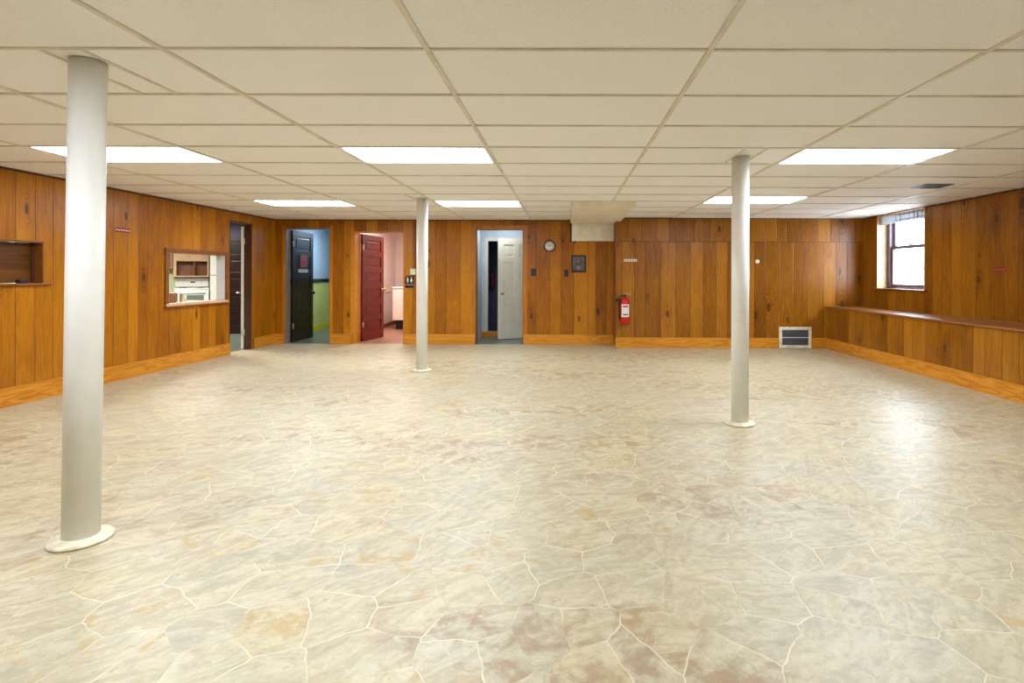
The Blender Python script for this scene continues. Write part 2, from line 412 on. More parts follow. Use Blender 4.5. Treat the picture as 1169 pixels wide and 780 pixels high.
# baseboards (18 cm, 2 cm proud)
BH, BT = .175, .022
def base_x(n, spans, y):
    mb = MB()
    for a, b in spans: mb.box(a, b, y - BT, y - .0005, 0, BH, 'base_x', .003)
    return struct(mb.link(n))
def base_y(n, spans, x, s):
    mb = MB()
    for a, b in spans: mb.box(min(x, x + s * BT) , max(x, x + s * BT), a, b, 0, BH, 'base_y', .003)
    return struct(mb.link(n))
base_y('baseboard_left', [(YF, D1[0] - .005), (D1[1] + .06, YB - BT)], XL + .0005, 1)
base_x('baseboard_back', [(XL + .001, D2[0] - .001), (D2[1] + .002, D3[0] - .06), (D3[1] + .002, D4[0] - .002), (D4[1] + .002, XS - .001)], YB)
base_x('baseboard_back_right', [(XS - .02, pxX(889, 9.22)), (pxX(927, 9.22), XB - .001)], YBR)
base_y('baseboard_right', [(YF, YBR - BT)], XB - .0005, -1)
# dark trim strip under the ceiling
tr = MB()
tr.box(XL + .0005, XL + .012, YF, YB, CEIL - .022, CEIL - .004, 'trimdark').box(XL + .012, XS, YB - .012, YB - .0005, CEIL - .018, CEIL - .004, 'trimdark')
tr.box(XS, XR, YBR - .012, YBR - .0005, CEIL - .018, CEIL - .004, 'trimdark').box(XR - .012, XR - .0005, YF, WIN[0], CEIL - .022, CEIL - .004, 'trimdark')
tr.box(XR - .012, XR - .0005, WIN[1], YBR, CEIL - .022, CEIL - .004, 'trimdark')
struct(tr.link('trim_2'))
# corner post at the step in the back wall
struct(MB().box(XS - .018, XS - .0005, YBR - .0, YB - .013, BH, CEIL - .004, 'frame_br').link('trim_3'))
# door linings and casings
def lining(n, axis, c, thick, h, m, face=None, cw=.06, sides='lrt'):
    mb = MB(); t = .018
    a, b, _, top = h
    def bx(u0, u1, d0, d1, z0, z1, mm):
        if axis == 'y': mb.box(u0, u1, c + min(d0, d1), c + max(d0, d1), z0, z1, mm)
        else: mb.box(c + min(d0, d1), c + max(d0, d1), u0, u1, z0, z1, mm)
    bx(a, a + t, 0, thick, 0, top - t, m); bx(b - t, b, 0, thick, 0, top - t, m); bx(a, b, 0, thick, top - t, top, m)
    e = -.008 if thick > 0 else .008
    if face:
        if 'l' in sides: bx(a - cw, a + .004, e, 0, BH, top + cw, face)
        if 'r' in sides: bx(b - .004, b + cw, e, 0, BH, top + cw, face)
        if 't' in sides: bx(a + .004, b - .004, e, 0, top - .004, top + cw, face)
    return struct(mb.link(n))
lining('trim_4', 'x', XL, -.12, D1, 'trimdark', 'case_y', .055, 'r')
lining('trim_5', 'y', YB, .15, D2, 'mauvejamb', 'case', .045, 'lr')
lining('trim_6', 'y', YB, .27, D3, 'case', 'case', .055, 'lr')
lining('trim_7', 'y', YB, .15, D4, 'frame_br', 'case', .065)

# ------------------------------------------------------------------ ceiling: tiles in a T-bar grid
GX = [-5.2, -4.15, -2.955, -1.75, -.60, .627, 1.83, 3.03, 4.25, 5.2]
def rows(ci):
    r = [2.37 + .604 * k for k in range(-9, 13)]
    if ci >= 6:
        r = [2.37 + .604 * k for k in range(-9, 5)] + [5.40, 6.06, 6.73, 7.38, 8.0, 8.6, 9.22]
    r = [v for v in r if YF + .05 < v < YB - .1]
    return [YF] + r + [YB + .05]
TROFF = []
for ci, near, far in ((1, 4.182, 7.202), (3, 4.182, 7.202), (6, 4.182, 6.73)):
    for y0 in (near, far, 1.162):
        rr = rows(ci); y1 = min(v for v in rr if v > y0 + .1); TROFF.append((ci, min(rr, key=lambda v: abs(v - y0)), y1))
ce = MB()
for ci in range(len(GX) - 1):
    x0, x1 = GX[ci], GX[ci + 1]; rr = rows(ci)
    for ya, yb in zip(rr, rr[1:]):
        if not any(t[0] == ci and abs(t[1] - ya) < .01 for t in TROFF):
            zz = [CEIL + random.uniform(0, .004) for _ in range(4)]
            ce.quad([(x0, ya, zz[0]), (x1, ya, zz[1]), (x1, yb, zz[2]), (x0, yb, zz[3])], 'tile')
        if ya > YF: ce.box(x0 + .012, x1 - .012, ya - .009, ya + .009, CEIL - .006, CEIL + .012, 'tbar')
for x in GX[1:-1]: ce.box(x - .012, x + .012, YF, YB, CEIL - .0075, CEIL + .012, 'tbar')
for x, a, b in ((-2.108, 2.37, 2.974), (-2.295, 2.37, 2.974), (1.39, 4.182, 4.786), (1.555, 4.182, 4.786), (-1.955, 6.598, 7.202)):
    ce.box(x - .007, x + .007, a + .011, b - .011, CEIL - .006, CEIL + .012, 'tbar')
ce.box(XL - .12, XR + .3, YF - .1, YB + .15, TOP, TOP + .1, 'cream')  # unseen slab above the tiles, added to keep sky light out
struct(ce.link('ceiling'))
so = MB()                                                            # dropped soffit by the step in the wall
so.box(.10, .938, 7.20, YBR - .001, CEIL - .066, CEIL - .001, 'cream', .004).box(.10, XS - .02, YBR - .002, YB - .06, CEIL - .066, CEIL - .001, 'cream')
for k in range(1, 4): so.box(.10, .938 if k < 4 else XS, 7.20 + .6 * k - .006, 7.20 + .6 * k + .006, CEIL - .068, CEIL - .064, 'tbar')
so.box(.118, XS - .02, YB - .06, YB - .001, 1.832, CEIL - .066, 'cream', .003)
so.box(.085, .10, 7.22, YB - .02, CEIL - .05, CEIL - .001, 'tbar')
so.tube([(.10, YB - .02, 1.825), (.10, YB - .02, CEIL - .01)], .012, 'trimdark')
so.ball((.10, YB - .03, 1.825), .02, 'trimdark').ball((.175, YB - .05, 1.815), .018, 'trimdark')
struct(so.link('trim_8'), 'cream boxed-in drop below the ceiling by the step in the wall')

# ------------------------------------------------------------------ window in the right wall
wr = sroot('window_1', (XR + .18, 8.26, 1.03))
mb = MB()                                                            # lining boards of the deep reveal
mb.box(XR - .004, XR + .277, WIN[1] - .018, WIN[1] - .0005, 1.03, 2.2, 'lightwood').box(XR - .004, XR + .277, WIN[0] + .0005, WIN[0] + .018, 1.03, 2.2, 'lightwood')
mb.link('window_lining', wr)
MB().box(XR - .03, XR + .277, WIN[0] - .05, WIN[1] + .05, 1.012, 1.032, 'frame_br', .004).link('window_sill', wr)
a, b = WIN[0] + .02, WIN[1] - .02
mb = MB(); xo = XR + .15
mb.box(xo, xo + .10, b - .075, b, 1.033, 2.2, 'mauve').box(xo, xo + .10, a, a + .075, 1.033, 2.2, 'mauve').box(xo, xo + .10, a, b, 2.15, 2.2, 'mauve').box(xo, xo + .10, a, b, 1.033, 1.05, 'mauve')
mb.link('window_frame', wr)
def sash(n, x, z0, z1):
    mb = MB(); t = .03; a2, b2 = a + .076, b - .076; w = .05
    mb.box(x, x + t, b2 - w, b2, z0, z1, 'mauve', .004).box(x, x + t, a2, a2 + w, z0, z1, 'mauve', .004)
    mb.box(x, x + t, a2 + w, b2 - w, z1 - .045, z1, 'mauve', .004).box(x, x + t, a2 + w, b2 - w, z0, z0 + .05, 'mauve', .004)
    s = mb.link(n, wr)
    MB().box(x + .012, x + .016, a2 + w - .003, b2 - w + .003, z0 + .047, z1 - .042, 'glass').link('glass_pane', s)
    return s
s1 = sash('lower_sash', xo + .02, 1.051, 1.695); sash('upper_sash', xo + .055, 1.655, 2.149)
MB().box(xo + .0, xo + .022, 8.20, 8.27, 1.695, 1.715, 'brass', .003).link('sash_lock', s1)
va = MB(); n = 60                                                    # plaid valance
ring = []
for i in range(n + 1):
    y = WIN[0] + .02 + (WIN[1] - WIN[0] - .04) * i / n
    dx = .010 * math.sin(i * .9) + .004 * math.sin(i * 2.3)
    ring.append([va.bm.verts.new((XR + .05 + dx * (.4 + .6 * j / 4), y, 2.192 - .145 * j / 4 + (.004 * math.sin(i * .7) if j == 4 else 0))) for j in range(5)])
for p, q in zip(ring, ring[1:]):
    for j in range(4):
        f = va.bm.faces.new((p[j], q[j], q[j + 1], p[j + 1])); f.material_index = va.mi('cloth'); f.smooth = True
vo = tag(va.link('valance', None, 'base'), 'short white plaid valance across the top of the window', 'curtain')
md = vo.modifiers.new('thickness', 'SOLIDIFY'); md.thickness = .003
struct(MB().box(XR + .3, XR + 14, -4, 18, .7, .8, 'snow').link('ground'))

# ------------------------------------------------------------------ hatches in the left wall
w2 = sroot('window_2', (XL, 4.7, 1.12))
mb = MB()
mb.box(XL - .115, XL + .004, H1[1] - .016, H1[1] - .0005, H1[2], H1[3], 'frame_br').box(XL - .115, XL + .004, H1[0] + .0005, H1[0] + .016, H1[2], H1[3], 'frame_br').box(XL - .115, XL + .004, H1[0], H1[1], H1[3] - .016, H1[3] - .0005, 'frame_br')
mb.box(XL - .105, XL - .075, H1[1] - .045, H1[1] - .016, H1[2], H1[3] - .016, 'trimdark')
mb.link('hatch_frame', w2)
MB().box(XL - .115, XL + .035, H1[0] - .06, H1[1] + .05, H1[2] - .004, H1[2] + .016, 'frame_br', .004).link('hatch_sill', w2)
MB().box(XL - .112, XL - .088, H1[0] + .02, H1[1] - .02, H1[2] + .02, H1[3] - .02, 'dwood').link('shutter', w2)
o = MB().box(XL - .06, XL - .015, 5.17, 5.255, H1[2] + .016, H1[2] + .052, 'rubber', .006).link('small_box', None, 'base')
tag(o, 'small black box on the sill of the shuttered hatch', 'box')
w3 = sroot('window_3', (XL, 7.66, .83))
mb = MB(); t = .045
for (y0, y1, z0, z1) in ((H2[0] - t, H2[0] + .012, H2[2] - .02, H2[3] + t), (H2[1] - .012, H2[1] + t, H2[2] - .02, H2[3] + t), (H2[0], H2[1], H2[3] - .012, H2[3] + t)):
    mb.box(XL + .0005, XL + .018, y0, y1, z0, z1, 'frame_br', .003)
mb.box(XL - .125, XL, H2[1] - .015, H2[1] - .0005, H2[2], H2[3], 'white').box(XL - .125, XL, H2[0] + .0005, H2[0] + .015, H2[2], H2[3], 'lightwood').box(XL - .125, XL, H2[0], H2[1], H2[3] - .014, H2[3] - .0005, 'lightwood')
mb.link('hatch_frame', w3)
mb = MB().box(XL - .15, XL + .03, H2[0] - t, H2[1] + t, H2[2] - .025, H2[2] + .012, 'lightwood', .004).box(XL + .018, XL + .036, H2[0] - t - .01, H2[1] + t + .01, H2[2] - .04, H2[2] - .02, 'frame_br')
mb.link('hatch_sill', w3)

# ------------------------------------------------------------------ kitchen behind the left wall
KY, KX = 14.3, -11.4
mb = MB(); mb.box(KX, -7.04, 2.5, KY, -.1, 0, 'teal').box(-7.04, -5.26, 2.5, 11.45, -.1, 0, 'teal'); struct(mb.link('floor_kitchen'))
mb = MB(); mb.box(KX - .1, -5.26, 2.4, KY + .1, TOP, TOP + .1, 'whitewall'); struct(mb.link('ceiling_kitchen'))
struct(MB().box(-3.0, 2.02, .004, .08, 0, TOP, 'kwall').link('wall_kitchen_back', None, None, Matrix.Translation((-8.80, 12.90, 0)) @ Matrix.Rotation(math.radians(34), 4, 'Z')))
struct(MB().box(KX - .1, KX, 2.5, KY, 0, TOP, 'kwall').link('wall_kitchen_left'))
struct(MB().box(KX - .1, -5.26, 2.4, 2.5, 0, TOP, 'kwall').link('wall_kitchen_front'))
struct(MB().box(-7.12, -7.04, 11.35, KY + .1, 0, TOP, 'kwall').link('wall_kitchen_right'))
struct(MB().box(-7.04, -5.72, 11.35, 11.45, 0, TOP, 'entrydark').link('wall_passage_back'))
struct(MB().box(-5.70, -5.62, 9.72, 12.95, 0, TOP, 'whitewall').link('wall_passage_right'))
# far dark door seen through the first doorway
def panel_door(name, w, h, th, m, rows_, knob_x, knob_z, knob_m, sides=(-1, 1), cols=1, stile=.11):
    """leaf along +x from the hinge, thickness centred on y; returns the root"""
    root = sroot(name, (0, 0, 0))
    mb = MB()
    zs = [0.0]; 
    # rails and stiles proud, panels recessed
    rail = .105
    ph = [r / sum(rows_) * (h - rail * (len(rows_) + 1) - .06) for r in rows_]
    mb.box(0, stile, -th / 2, th / 2, 0, h, m, .003).box(w - stile, w, -th / 2, th / 2, 0, h, m, .003)
    z = 0
    for i in range(len(ph) + 1):
        r = rail + (.06 if i == 0 else 0)
        mb.box(stile, w - stile, -th / 2, th / 2, z, z + r, m, .003); z += r
        if i < len(ph):
            cw = (w - 2 * stile - (cols - 1) * stile) / cols
            for c in range(cols):
                x0 = stile + c * (cw + stile)
                mb.box(x0 - .004, x0 + cw + .004, -th / 2 + .012, th / 2 - .012, z - .004, z + ph[i] + .004, m)
                mb.box(x0 + .03, x0 + cw - .03, -th / 2 + .006, th / 2 - .006, z + .03, z + ph[i] - .03, m, .005)
                if c < cols - 1: mb.box(x0 + cw, x0 + cw + stile, -th / 2, th / 2, z - .001, z + ph[i] + .001, m)
            z += ph[i]
    mb.link('door_leaf', root)
    k = MB()
    for s in sides:
        k.lathe([(.028, s * th / 2), (.028, s * (th / 2 + .006)), (.010, s * (th / 2 + .008)), (.010, s * (th / 2 + .03)), (.022, s * (th / 2 + .036)), (.027, s * (th / 2 + .05)), (.020, s * (th / 2 + .064)), (.0, s * (th / 2 + .067))], knob_m, (knob_x, 0, knob_z), 'y', 20)
    k.link('door_knob', root)
    return root
def place(root, x, y, ang, z=.008): root.location = (x, y, z); root.rotation_euler = (0, 0, ang)
d = panel_door('door_5', .80, 2.0, .04, 'darkdoor', [1, 1, 1, 1, 1], .30, .84, 'chrome')
place(d, -7.03, 11.30, 0)
# first doorway's own leaf, swung back into the kitchen passage and seen edge-on
d = panel_door('door_1', .56, 2.0, .04, 'whitedoor', [1, 1, 1, 1, 1], .50, .95, 'brass', sides=(-1,))
ang1 = math.atan2(.86, -.50); place(d, XL - .135, D1[1] - .03, ang1)
for z in (.27, 1.76):
    h = MB(); h.lathe([(.009, -.05), (.009, .05)], 'nickel', (-.004, -.024, z), n=12).box(-.012, -.001, -.028, .02, z - .05, z + .05, 'nickel')
    h.box(-.004, .004, -.06, -.024, z - .05, z + .05, 'nickel')
    o = h.link('hinge'); o.parent = d
# kitchen furniture
RX0, RX1, RY, KB = -.325, .325, -.70, 0.0
KA = math.radians(34); KC = Vector((-8.80, 12.90))             # the run of units stands against a slanting kitchen wall
def stand(t, x, z=0):
    t.location = (KC.x + x * math.cos(KA), KC.y + x * math.sin(KA), z); t.rotation_euler = (0, 0, KA)
r = thing('stove', (0, 0, 0), 'white electric range against the kitchen wall, seen through the hatch', 'stove')
MB().box(RX0, RX1, RY + .03, KB - .02, .06, .885, 'white', .006).link('stove_body', r)
MB().box(RX0 - .004, RX1 + .004, RY + .01, KB - .02, .885, .917, 'white', .006).link('cooktop', r)
mb = MB()
mb.box(RX0, RX1, KB - .12, KB - .02, .935, 1.14, 'white', .012).box(RX0 + .01, RX1 - .01, KB - .11, KB - .03, .917, .936, 'grey')
bk = mb.link('backguard', r)
MB().box((RX0 + RX1) / 2 - .03, (RX0 + RX1) / 2 + .06, KB - .124, KB - .119, 1.03, 1.06, 'black').link('clock_display', bk)
for x in (.07, .15, .50, .58):
    MB().lathe([(.02, 0), (.02, -.015), (.015, -.018), (0, -.018)], 'white', (RX0 + x, KB - .12, 1.045), 'y', 16).link('knob', bk)
mb = MB().box(RX0 + .01, RX1 - .01, RY, RY + .03, .24, .86, 'white', .006)
dr = mb.link('oven_door', r)
MB().box(RX0 + .10, RX1 - .10, RY - .003, RY + .002, .45, .76, 'ovenglass').link('oven_window', dr)
mb = MB(); mb.tube([(RX0 + .08, RY - .035, .81), (RX1 - .08, RY - .035, .81)], .011, 'white').box(RX0 + .09, RX0 + .11, RY - .035, RY, .80, .82, 'white').box(RX1 - .11, RX1 - .09, RY - .035, RY, .80, .82, 'white')
mb.link('handle', dr)
MB().box(RX0 + .01, RX1 - .01, RY, RY + .03, .08, .23, 'white', .006).link('drawer', r)
for x, y in ((.16, .2), (.49, .2), (.16, .44), (.49, .44)):
    MB().lathe([(.075, .917), (.075, .922), (.06, .926), (.02, .926), (0, .926)], 'black', (RX0 + x, RY + y, 0), n=24).link('burner', r)
for i in range(4):
    MB().lathe([(.02, 0), (.02, .06)], 'black', ((RX0 + .05, RX1 - .05)[i % 2], (RY + .08, KB - .08)[i // 2], 0), n=12).link('foot', r)
stand(r, 0)
c = thing('wall_cabinet', (0, 0, 0), 'open-front wooden wall cabinet hung over the white range', 'cabinet')
z0, z1 = 1.165, 1.86; zo = 1.53; y0 = -.34
mb = MB().box(RX0 - .03, RX0 + .03, y0, KB - .01, z0, z1, 'lightwood').box(RX1 - .03, RX1 + .0, y0, KB - .01, z0, z1, 'lightwood').box(RX0 + .03, RX1 - .03, y0, KB - .01, zo, z1, 'lightwood').box(RX0 + .03, RX1 - .03, y0, KB - .01, z0, z0 + .03, 'lightwood')
mb.link('carcass', c)
MB().box(RX0 + .03, RX1 - .03, KB - .05, KB - .01, z0 + .03, zo, 'frame_br').link('back_panel', c)
MB().box((RX0 + RX1) / 2 + .03, (RX0 + RX1) / 2 + .05, y0 + .05, KB - .05, z0 + .03, zo, 'frame_br').link('divider', c)
stand(c, 0)
FX0, FX1 = .345, 1.03
f = thing('refrigerator', (0, 0, 0), 'tall white refrigerator to the right of the range', 'refrigerator')
MB().box(FX0, FX1, -.68, KB - .03, .05, 1.78, 'white', .012).link('body', f)
MB().box(FX0, FX1, -.75, -.685, .10, 1.20, 'white', .012).link('door', f)
MB().box(FX0, FX1, -.75, -.685, 1.21, 1.78, 'white', .012).link('freezer_door', f)
for z in (.75, 1.24):
    MB().box(FX1 - .06, FX1 - .035, -.79, -.75, z, z + .38, 'white', .006).link('handle', f)
for i in range(4): MB().lathe([(.02, 0), (.02, .05)], 'black', ((FX0 + .06, FX1 - .06)[i % 2], (-.6, -.1)[i // 2], 0), n=12).link('foot', f)
stand(f, 0)
# wooden cabinet further left and the counter below the hatch
cx0, cx1 = RX0 - .62, RX0 - .05
c = thing('wall_cabinet', (0, 0, 0), 'closed wooden wall cabinet at the left edge of the hatch view', 'cabinet')
MB().box(cx0, cx1, -.32, KB - .01, 1.36, 1.95, 'lightwood', .004).link('carcass', c)
dd = MB().box(cx0 + .02, cx1 - .02, -.34, -.32, 1.38, 1.93, 'frame_br', .004).link('door', c)
MB().ball((cx1 - .06, -.355, 1.45), .014, 'brass').link('knob', dd)
stand(c, 0)
ct = thing('counter', (-5.58, 7.4, 0), 'kitchen counter behind the hatch sill', 'counter')
MB().box(-5.88, -5.29, 6.4, 8.3, .795, .835, 'lightwood', .004).link('worktop', ct)
MB().box(-5.84, -5.29, 6.42, 8.28, 0, .795, 'whitewall', .003).link('cabinet_body', ct)
mb = MB(); mb.box(-5.52, -5.36, 7.40, 7.58, .835, .975, 'bread', .03)
for k in range(4): mb.box(-5.525, -5.355, 7.425 + .04 * k, 7.435 + .04 * k, .85, .96, 'frame_br')
tag(mb.link('bread_box', None, 'base'), 'brown ribbed box on the kitchen counter at the left of the hatch', 'box')
mb = MB().lathe([(.04, .835), (.043, .84), (.043, .92), (.034, .935), (.034, .95), (0, .952)], 'flange', (-5.40, 7.73, 0), n=24)
tag(mb.link('canister', None, 'base'), 'cream canister beside the brown box on the kitchen counter', 'canister')

# ------------------------------------------------------------------ rooms behind the back wall
# hall behind the dark door
def slab_wall(name, p, q, th, bands):
    """upright wall from p to q; bands = (z0, z1, material, extra thickness)"""
    mb = MB(); dx, dy = q[0] - p[0], q[1] - p[1]; L = math.hypot(dx, dy)
    mt = Matrix.Translation((p[0], p[1], 0)) @ Matrix.Rotation(math.atan2(dy, dx), 4, 'Z')
    for z0, z1, m, e in bands: mb.box(0, L, -e, th, z0, z1, m, 0, mt)
    return struct(mb.link(name))
bands = [(0, 1.06, 'greenwall', 0), (1.06, 1.135, 'black', .02), (1.135, TOP, 'bluewall', 0), (0, .13, 'yelgreen', .015)]
slab_wall('wall_hall_left', (-5.10, 9.86), (-5.56, 12.9), .06, [(a, b, m, e) for a, b, m, e in bands])
slab_wall('wall_hall_back', (-5.60, 12.9), (-4.37, 12.9), .08, bands)
struct(MB().box(-5.50, -5.36, 12.86, 12.90, 1.135, 1.30, 'black').link('trim_9'))
struct(MB().box(-5.60, -4.08, YB + .02, 13.0, -.1, 0, 'teal').link('floor_hall'))
slab_wall('wall_hall_right', (-4.37, 12.98), (-4.11, 9.86), .04, bands)
d = panel_door('door_2', .77, 2.02, .042, 'darkdoor', [1.1, 1, .9, .9, .9], .70, .87, 'black')
place(d, -4.935, 9.87, math.radians(89))
for z in (.28, 1.78):
    h = MB().lathe([(.009, -.05), (.009, .05)], 'nickel', (-.006, -.03, z), n=12).box(-.004, .03, -.026, -.021, z - .05, z + .05, 'nickel')
    o = h.link('hinge'); o.parent = d
def on_door(x, z, out=.023):     # point on the dark door's face towards the opening
    a = math.radians(89); return Vector((-4.935 + x * math.cos(a) + out * math.sin(a), 9.87 + x * math.sin(a) - out * math.cos(a), z))
Rz = Matrix.Translation((-4.935, 9.87, .008)) @ Matrix.Rotation(math.radians(89), 4, 'Z')
mb = MB().box(.23, .54, -.026, -.0212, 1.33, 1.60, 'black').box(.27, .50, -.028, -.026, 1.36, 1.58, 'redpaper')
for k in range(3): mb.box(.31, .46, -.0285, -.028, 1.40 + .055 * k, 1.42 + .055 * k, 'maroon')
tag(mb.link('sign', None, 'base', Rz), 'red notice with black border on the dark open door', 'sign')
mb = MB().box(.20, .55, -.0245, -.0212, 1.26, 1.315, 'paper')
for k in range(5): mb.box(.23 + .06 * k, .27 + .06 * k, -.025, -.0245, 1.28, 1.295, 'greydark')
tag(mb.link('notice', None, 'base', Rz), 'narrow white paper strip below the red notice on the dark door', 'notice')
# restroom behind the red door
struct(MB().box(-4.08, -2.3, YB + .02, 13.8, -.1, 0, 'redfloor').box(-4.30, -4.08, 12.0, 13.8, -.1, .0015, 'redfloor').link('floor_restroom'))
slab_wall('wall_restroom_left', (-4.03, 9.86), (-4.25, 13.7), .04, [(0, TOP, 'pinkwall', 0), (.82, .86, 'pinkwall', .02), (0, .09, 'frame_br', .012)])
slab_wall('wall_restroom_back', (-4.26, 13.7), (-2.3, 13.7), .08, [(0, TOP, 'pinkwall', 0), (0, .09, 'frame_br', .012)])
struct(MB().box(-2.38, -2.30, 9.86, 13.7, 0, TOP, 'pinkwall').link('wall_restroom_right'))
d = panel_door('door_3', .79, 1.965, .042, 'reddoor', [1, 1, 1, 1, 1, 1], .73, .93, 'brass')
place(d, D3[0] + .036, 9.975, math.radians(81))
for z in (.30, 1.72):
    h = MB().lathe([(.009, -.05), (.009, .05)], 'nickel', (-.006, -.03, z), n=12).box(-.004, .03, -.026, -.021, z - .05, z + .05, 'nickel')
    o = h.link('hinge'); o.parent = d
vx = pxX(448.3, 12.2)
v = thing('vanity_cabinet', (vx + .35, 12.5, .2), 'white wall-hung cabinet inside the restroom with dark space beneath', 'cabinet')
MB().box(vx, vx + .80, 12.2, 12.75, .215, .93, 'pinkwall', .006).link('cabinet_body', v)
MB().box(vx - .01, vx + .81, 12.18, 12.76, .93, .955, 'white', .006).link('top', v)
MB().box(vx + .03, vx + .76, 12.35, 12.74, 0, .215, 'black').link('under_shade', v)  # black block stands in for the shade under the hung cabinet
# entry behind the plain doorway
struct(MB().box(-2.3, .2, YB + .02, 13.0, -.1, 0, 'teal').link('floor_entry'))
slab_wall('wall_entry_left', (-1.63, 9.86), (-1.66, 10.9), .06, [(0.0, TOP, 'entrywall', 0)])
OX0, OX1 = pxX(557, 10.9), pxX(585, 10.9)
wall('wall_entry_back', 'y', 10.9, .12, -1.75, .1, 0, TOP, 'entrywall', [(OX0, OX1 + .3, .095, 1.905)])
struct(MB().box(.02, .10, 9.86, 12.2, 0, TOP, 'entrywall').link('wall_entry_right'))
mb = MB().box(OX0 - .07, OX0, 10.885, 10.8995, .1, 1.97, 'whitedoor', .003).box(OX0, OX1 + .3, 10.885, 10.8995, 1.905, 1.97, 'whitedoor', .003)
struct(mb.link('trim_10'))
struct(MB().box(-1.655, OX1 + .3, 10.86, 10.8995, 0, .10, 'base_x', .004).link('trim_11'))
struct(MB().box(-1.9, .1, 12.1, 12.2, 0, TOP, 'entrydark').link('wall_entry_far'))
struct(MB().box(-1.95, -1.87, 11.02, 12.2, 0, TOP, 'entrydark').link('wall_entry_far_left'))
ex = thing('fire_extinguisher', (pxX(562, 12.0), 12.03, 0.93), 'dark red extinguisher on the far wall inside the dim inner doorway', 'fire extinguisher')
bx, by = ex.location.x, 12.03
MB().lathe([(0, .95), (.05, .955), (.055, .97), (.055, 1.20), (.04, 1.25), (.02, 1.27)], 'maroon', (bx, by, 0), n=24).link('cylinder', ex)
MB().box(bx - .05, bx + .03, by - .02, by + .02, 1.27, 1.30, 'black', .004).box(bx - .06, bx + .01, by - .012, by + .012, 1.315, 1.33, 'black', .004).link('handle', ex)
MB().box(bx - .03, bx + .03, by + .05, 12.099, 1.02, 1.12, 'black').link('bracket', ex)
p0, p1 = Vector((pxX(568.5, 10.37), 10.37)), Vector((-.60, 10.72))
ang4 = math.atan2(p0.y - p1.y, p0.x - p1.x)
d = panel_door('door_4', .76, 1.905, .042, 'whitedoor', [1.25, 1.6, .55], .69, .87, 'brass', cols=2, stile=.115)
place(d, p0.x - .76 * math.cos(ang4), p0.y - .76 * math.sin(ang4), ang4, .01)
# closed lid and outer skin over the rooms behind the back wall
struct(MB().box(-5.72, .3, YB + .15, 13.9, TOP, TOP + .1, 'whitewall').link('ceiling_rear_rooms'))
struct(MB().box(-7.12, -5.60, 12.95, 13.05, 0, TOP, 'whitewall').link('wall_outer_back'))

# ------------------------------------------------------------------ columns
def column(x, y, label, lean=(0, 0)):
    t = thing('column', (x, y, 0), label, 'column', 'white posts holding up the ceiling')
    mb = MB().lathe([(.0705, .012), (.0705, CEIL - .003)], 'column', (x, y, 0), n=48)
    mb.lathe([(.0705, .012), (.075, .014), (.075, .020), (.0705, .026)], 'column', (x, y, 0), n=48)
    for v in mb.bm.verts: v.co.x += lean[0] * v.co.z / CEIL; v.co.y += lean[1] * v.co.z / CEIL
    s = mb.link('shaft', t)
    MB().lathe([(.0715, 0), (.118, 0), (.123, .004), (.122, .012), (.117, .017), (.080, .019), (.0715, .024)], 'flange', (x, y, 0), n=56).link('base_flange', t)
    return t
column(-2.228, 2.52, 'nearest white round post, tall at the left of the room', (.028, .0))
column(1.449, 4.52, 'white round post standing in the right half of the room')
column(-1.83, 7.0, 'slim white post in front of the wall beside the restroom sign')
column(2.40, 7.62, 'far white post almost hidden behind the nearer right post')

# ------------------------------------------------------------------ ceiling fixtures
pos_name = {1: 'left', 3: 'middle', 6: 'right'}
for ci, ya, yb in TROFF:
    x0, x1 = GX[ci], GX[ci + 1]
    if 4 < ya < 4.4: lb = {'left': 'glowing ceiling panel cut across by the tall left post', 'middle': 'glowing ceiling panel in the front row, middle of three', 'right': 'glowing ceiling panel in the front row nearest the window wall'}[pos_name[ci]]
    elif ya > 6: lb = {'left': 'far glowing ceiling panel above the dark open door', 'middle': 'far glowing ceiling panel above the slim post and plain doorway', 'right': 'far glowing ceiling panel crossed by the right post'}[pos_name[ci]]
    else: lb = 'glowing ceiling panel above and behind the viewpoint'
    t = thing('ceiling_light', ((x0 + x1) / 2, (ya + yb) / 2, CEIL), lb, 'ceiling light', 'fluorescent panels set in the ceiling grid')
    MB().box(x0 + .028, x1 - .028, ya + .027, yb - .027, CEIL, CEIL + .006, 'diffuser').link('diffuser', t)
    mb = MB()
    for (a, b, c, d_) in ((x0 + .0125, x0 + .03, ya + .0115, yb - .0115), (x1 - .03, x1 - .0125, ya + .0115, yb - .0115), (x0 + .03, x1 - .03, ya + .0115, ya + .029), (x0 + .03, x1 - .03, yb - .029, yb - .0115)):
        mb.box(a, b, c, d_, CEIL - .004, CEIL + .008, 'white')
    mb.link('frame', t)
    MB().box(x0 + .03, x1 - .03, ya + .03, yb - .03, CEIL + .007, CEIL + .10, 'white').link('housing', t)
t = thing('ceiling_vent', (3.98, 5.93, CEIL), 'small dark ceiling register near the window', 'vent')
mb = MB()
for q in ((3.83, 3.85, 5.80, 6.06), (4.11, 4.13, 5.80, 6.06), (3.85, 4.11, 5.80, 5.82), (3.85, 4.11, 6.04, 6.06)): mb.box(*q, CEIL - .009, CEIL - .001, 'bronze', .002)
mb.link('frame', t)
mb = MB()
for k in range(9):
    y = 5.832 + .0255 * k
    mb.box(3.85, 4.11, y, y + .014, CEIL - .007, CEIL - .004, 'greydark')
mb.box(3.85, 4.11, 5.82, 6.04, CEIL - .003, CEIL - .001, 'black')
mb.link('louvers', t)

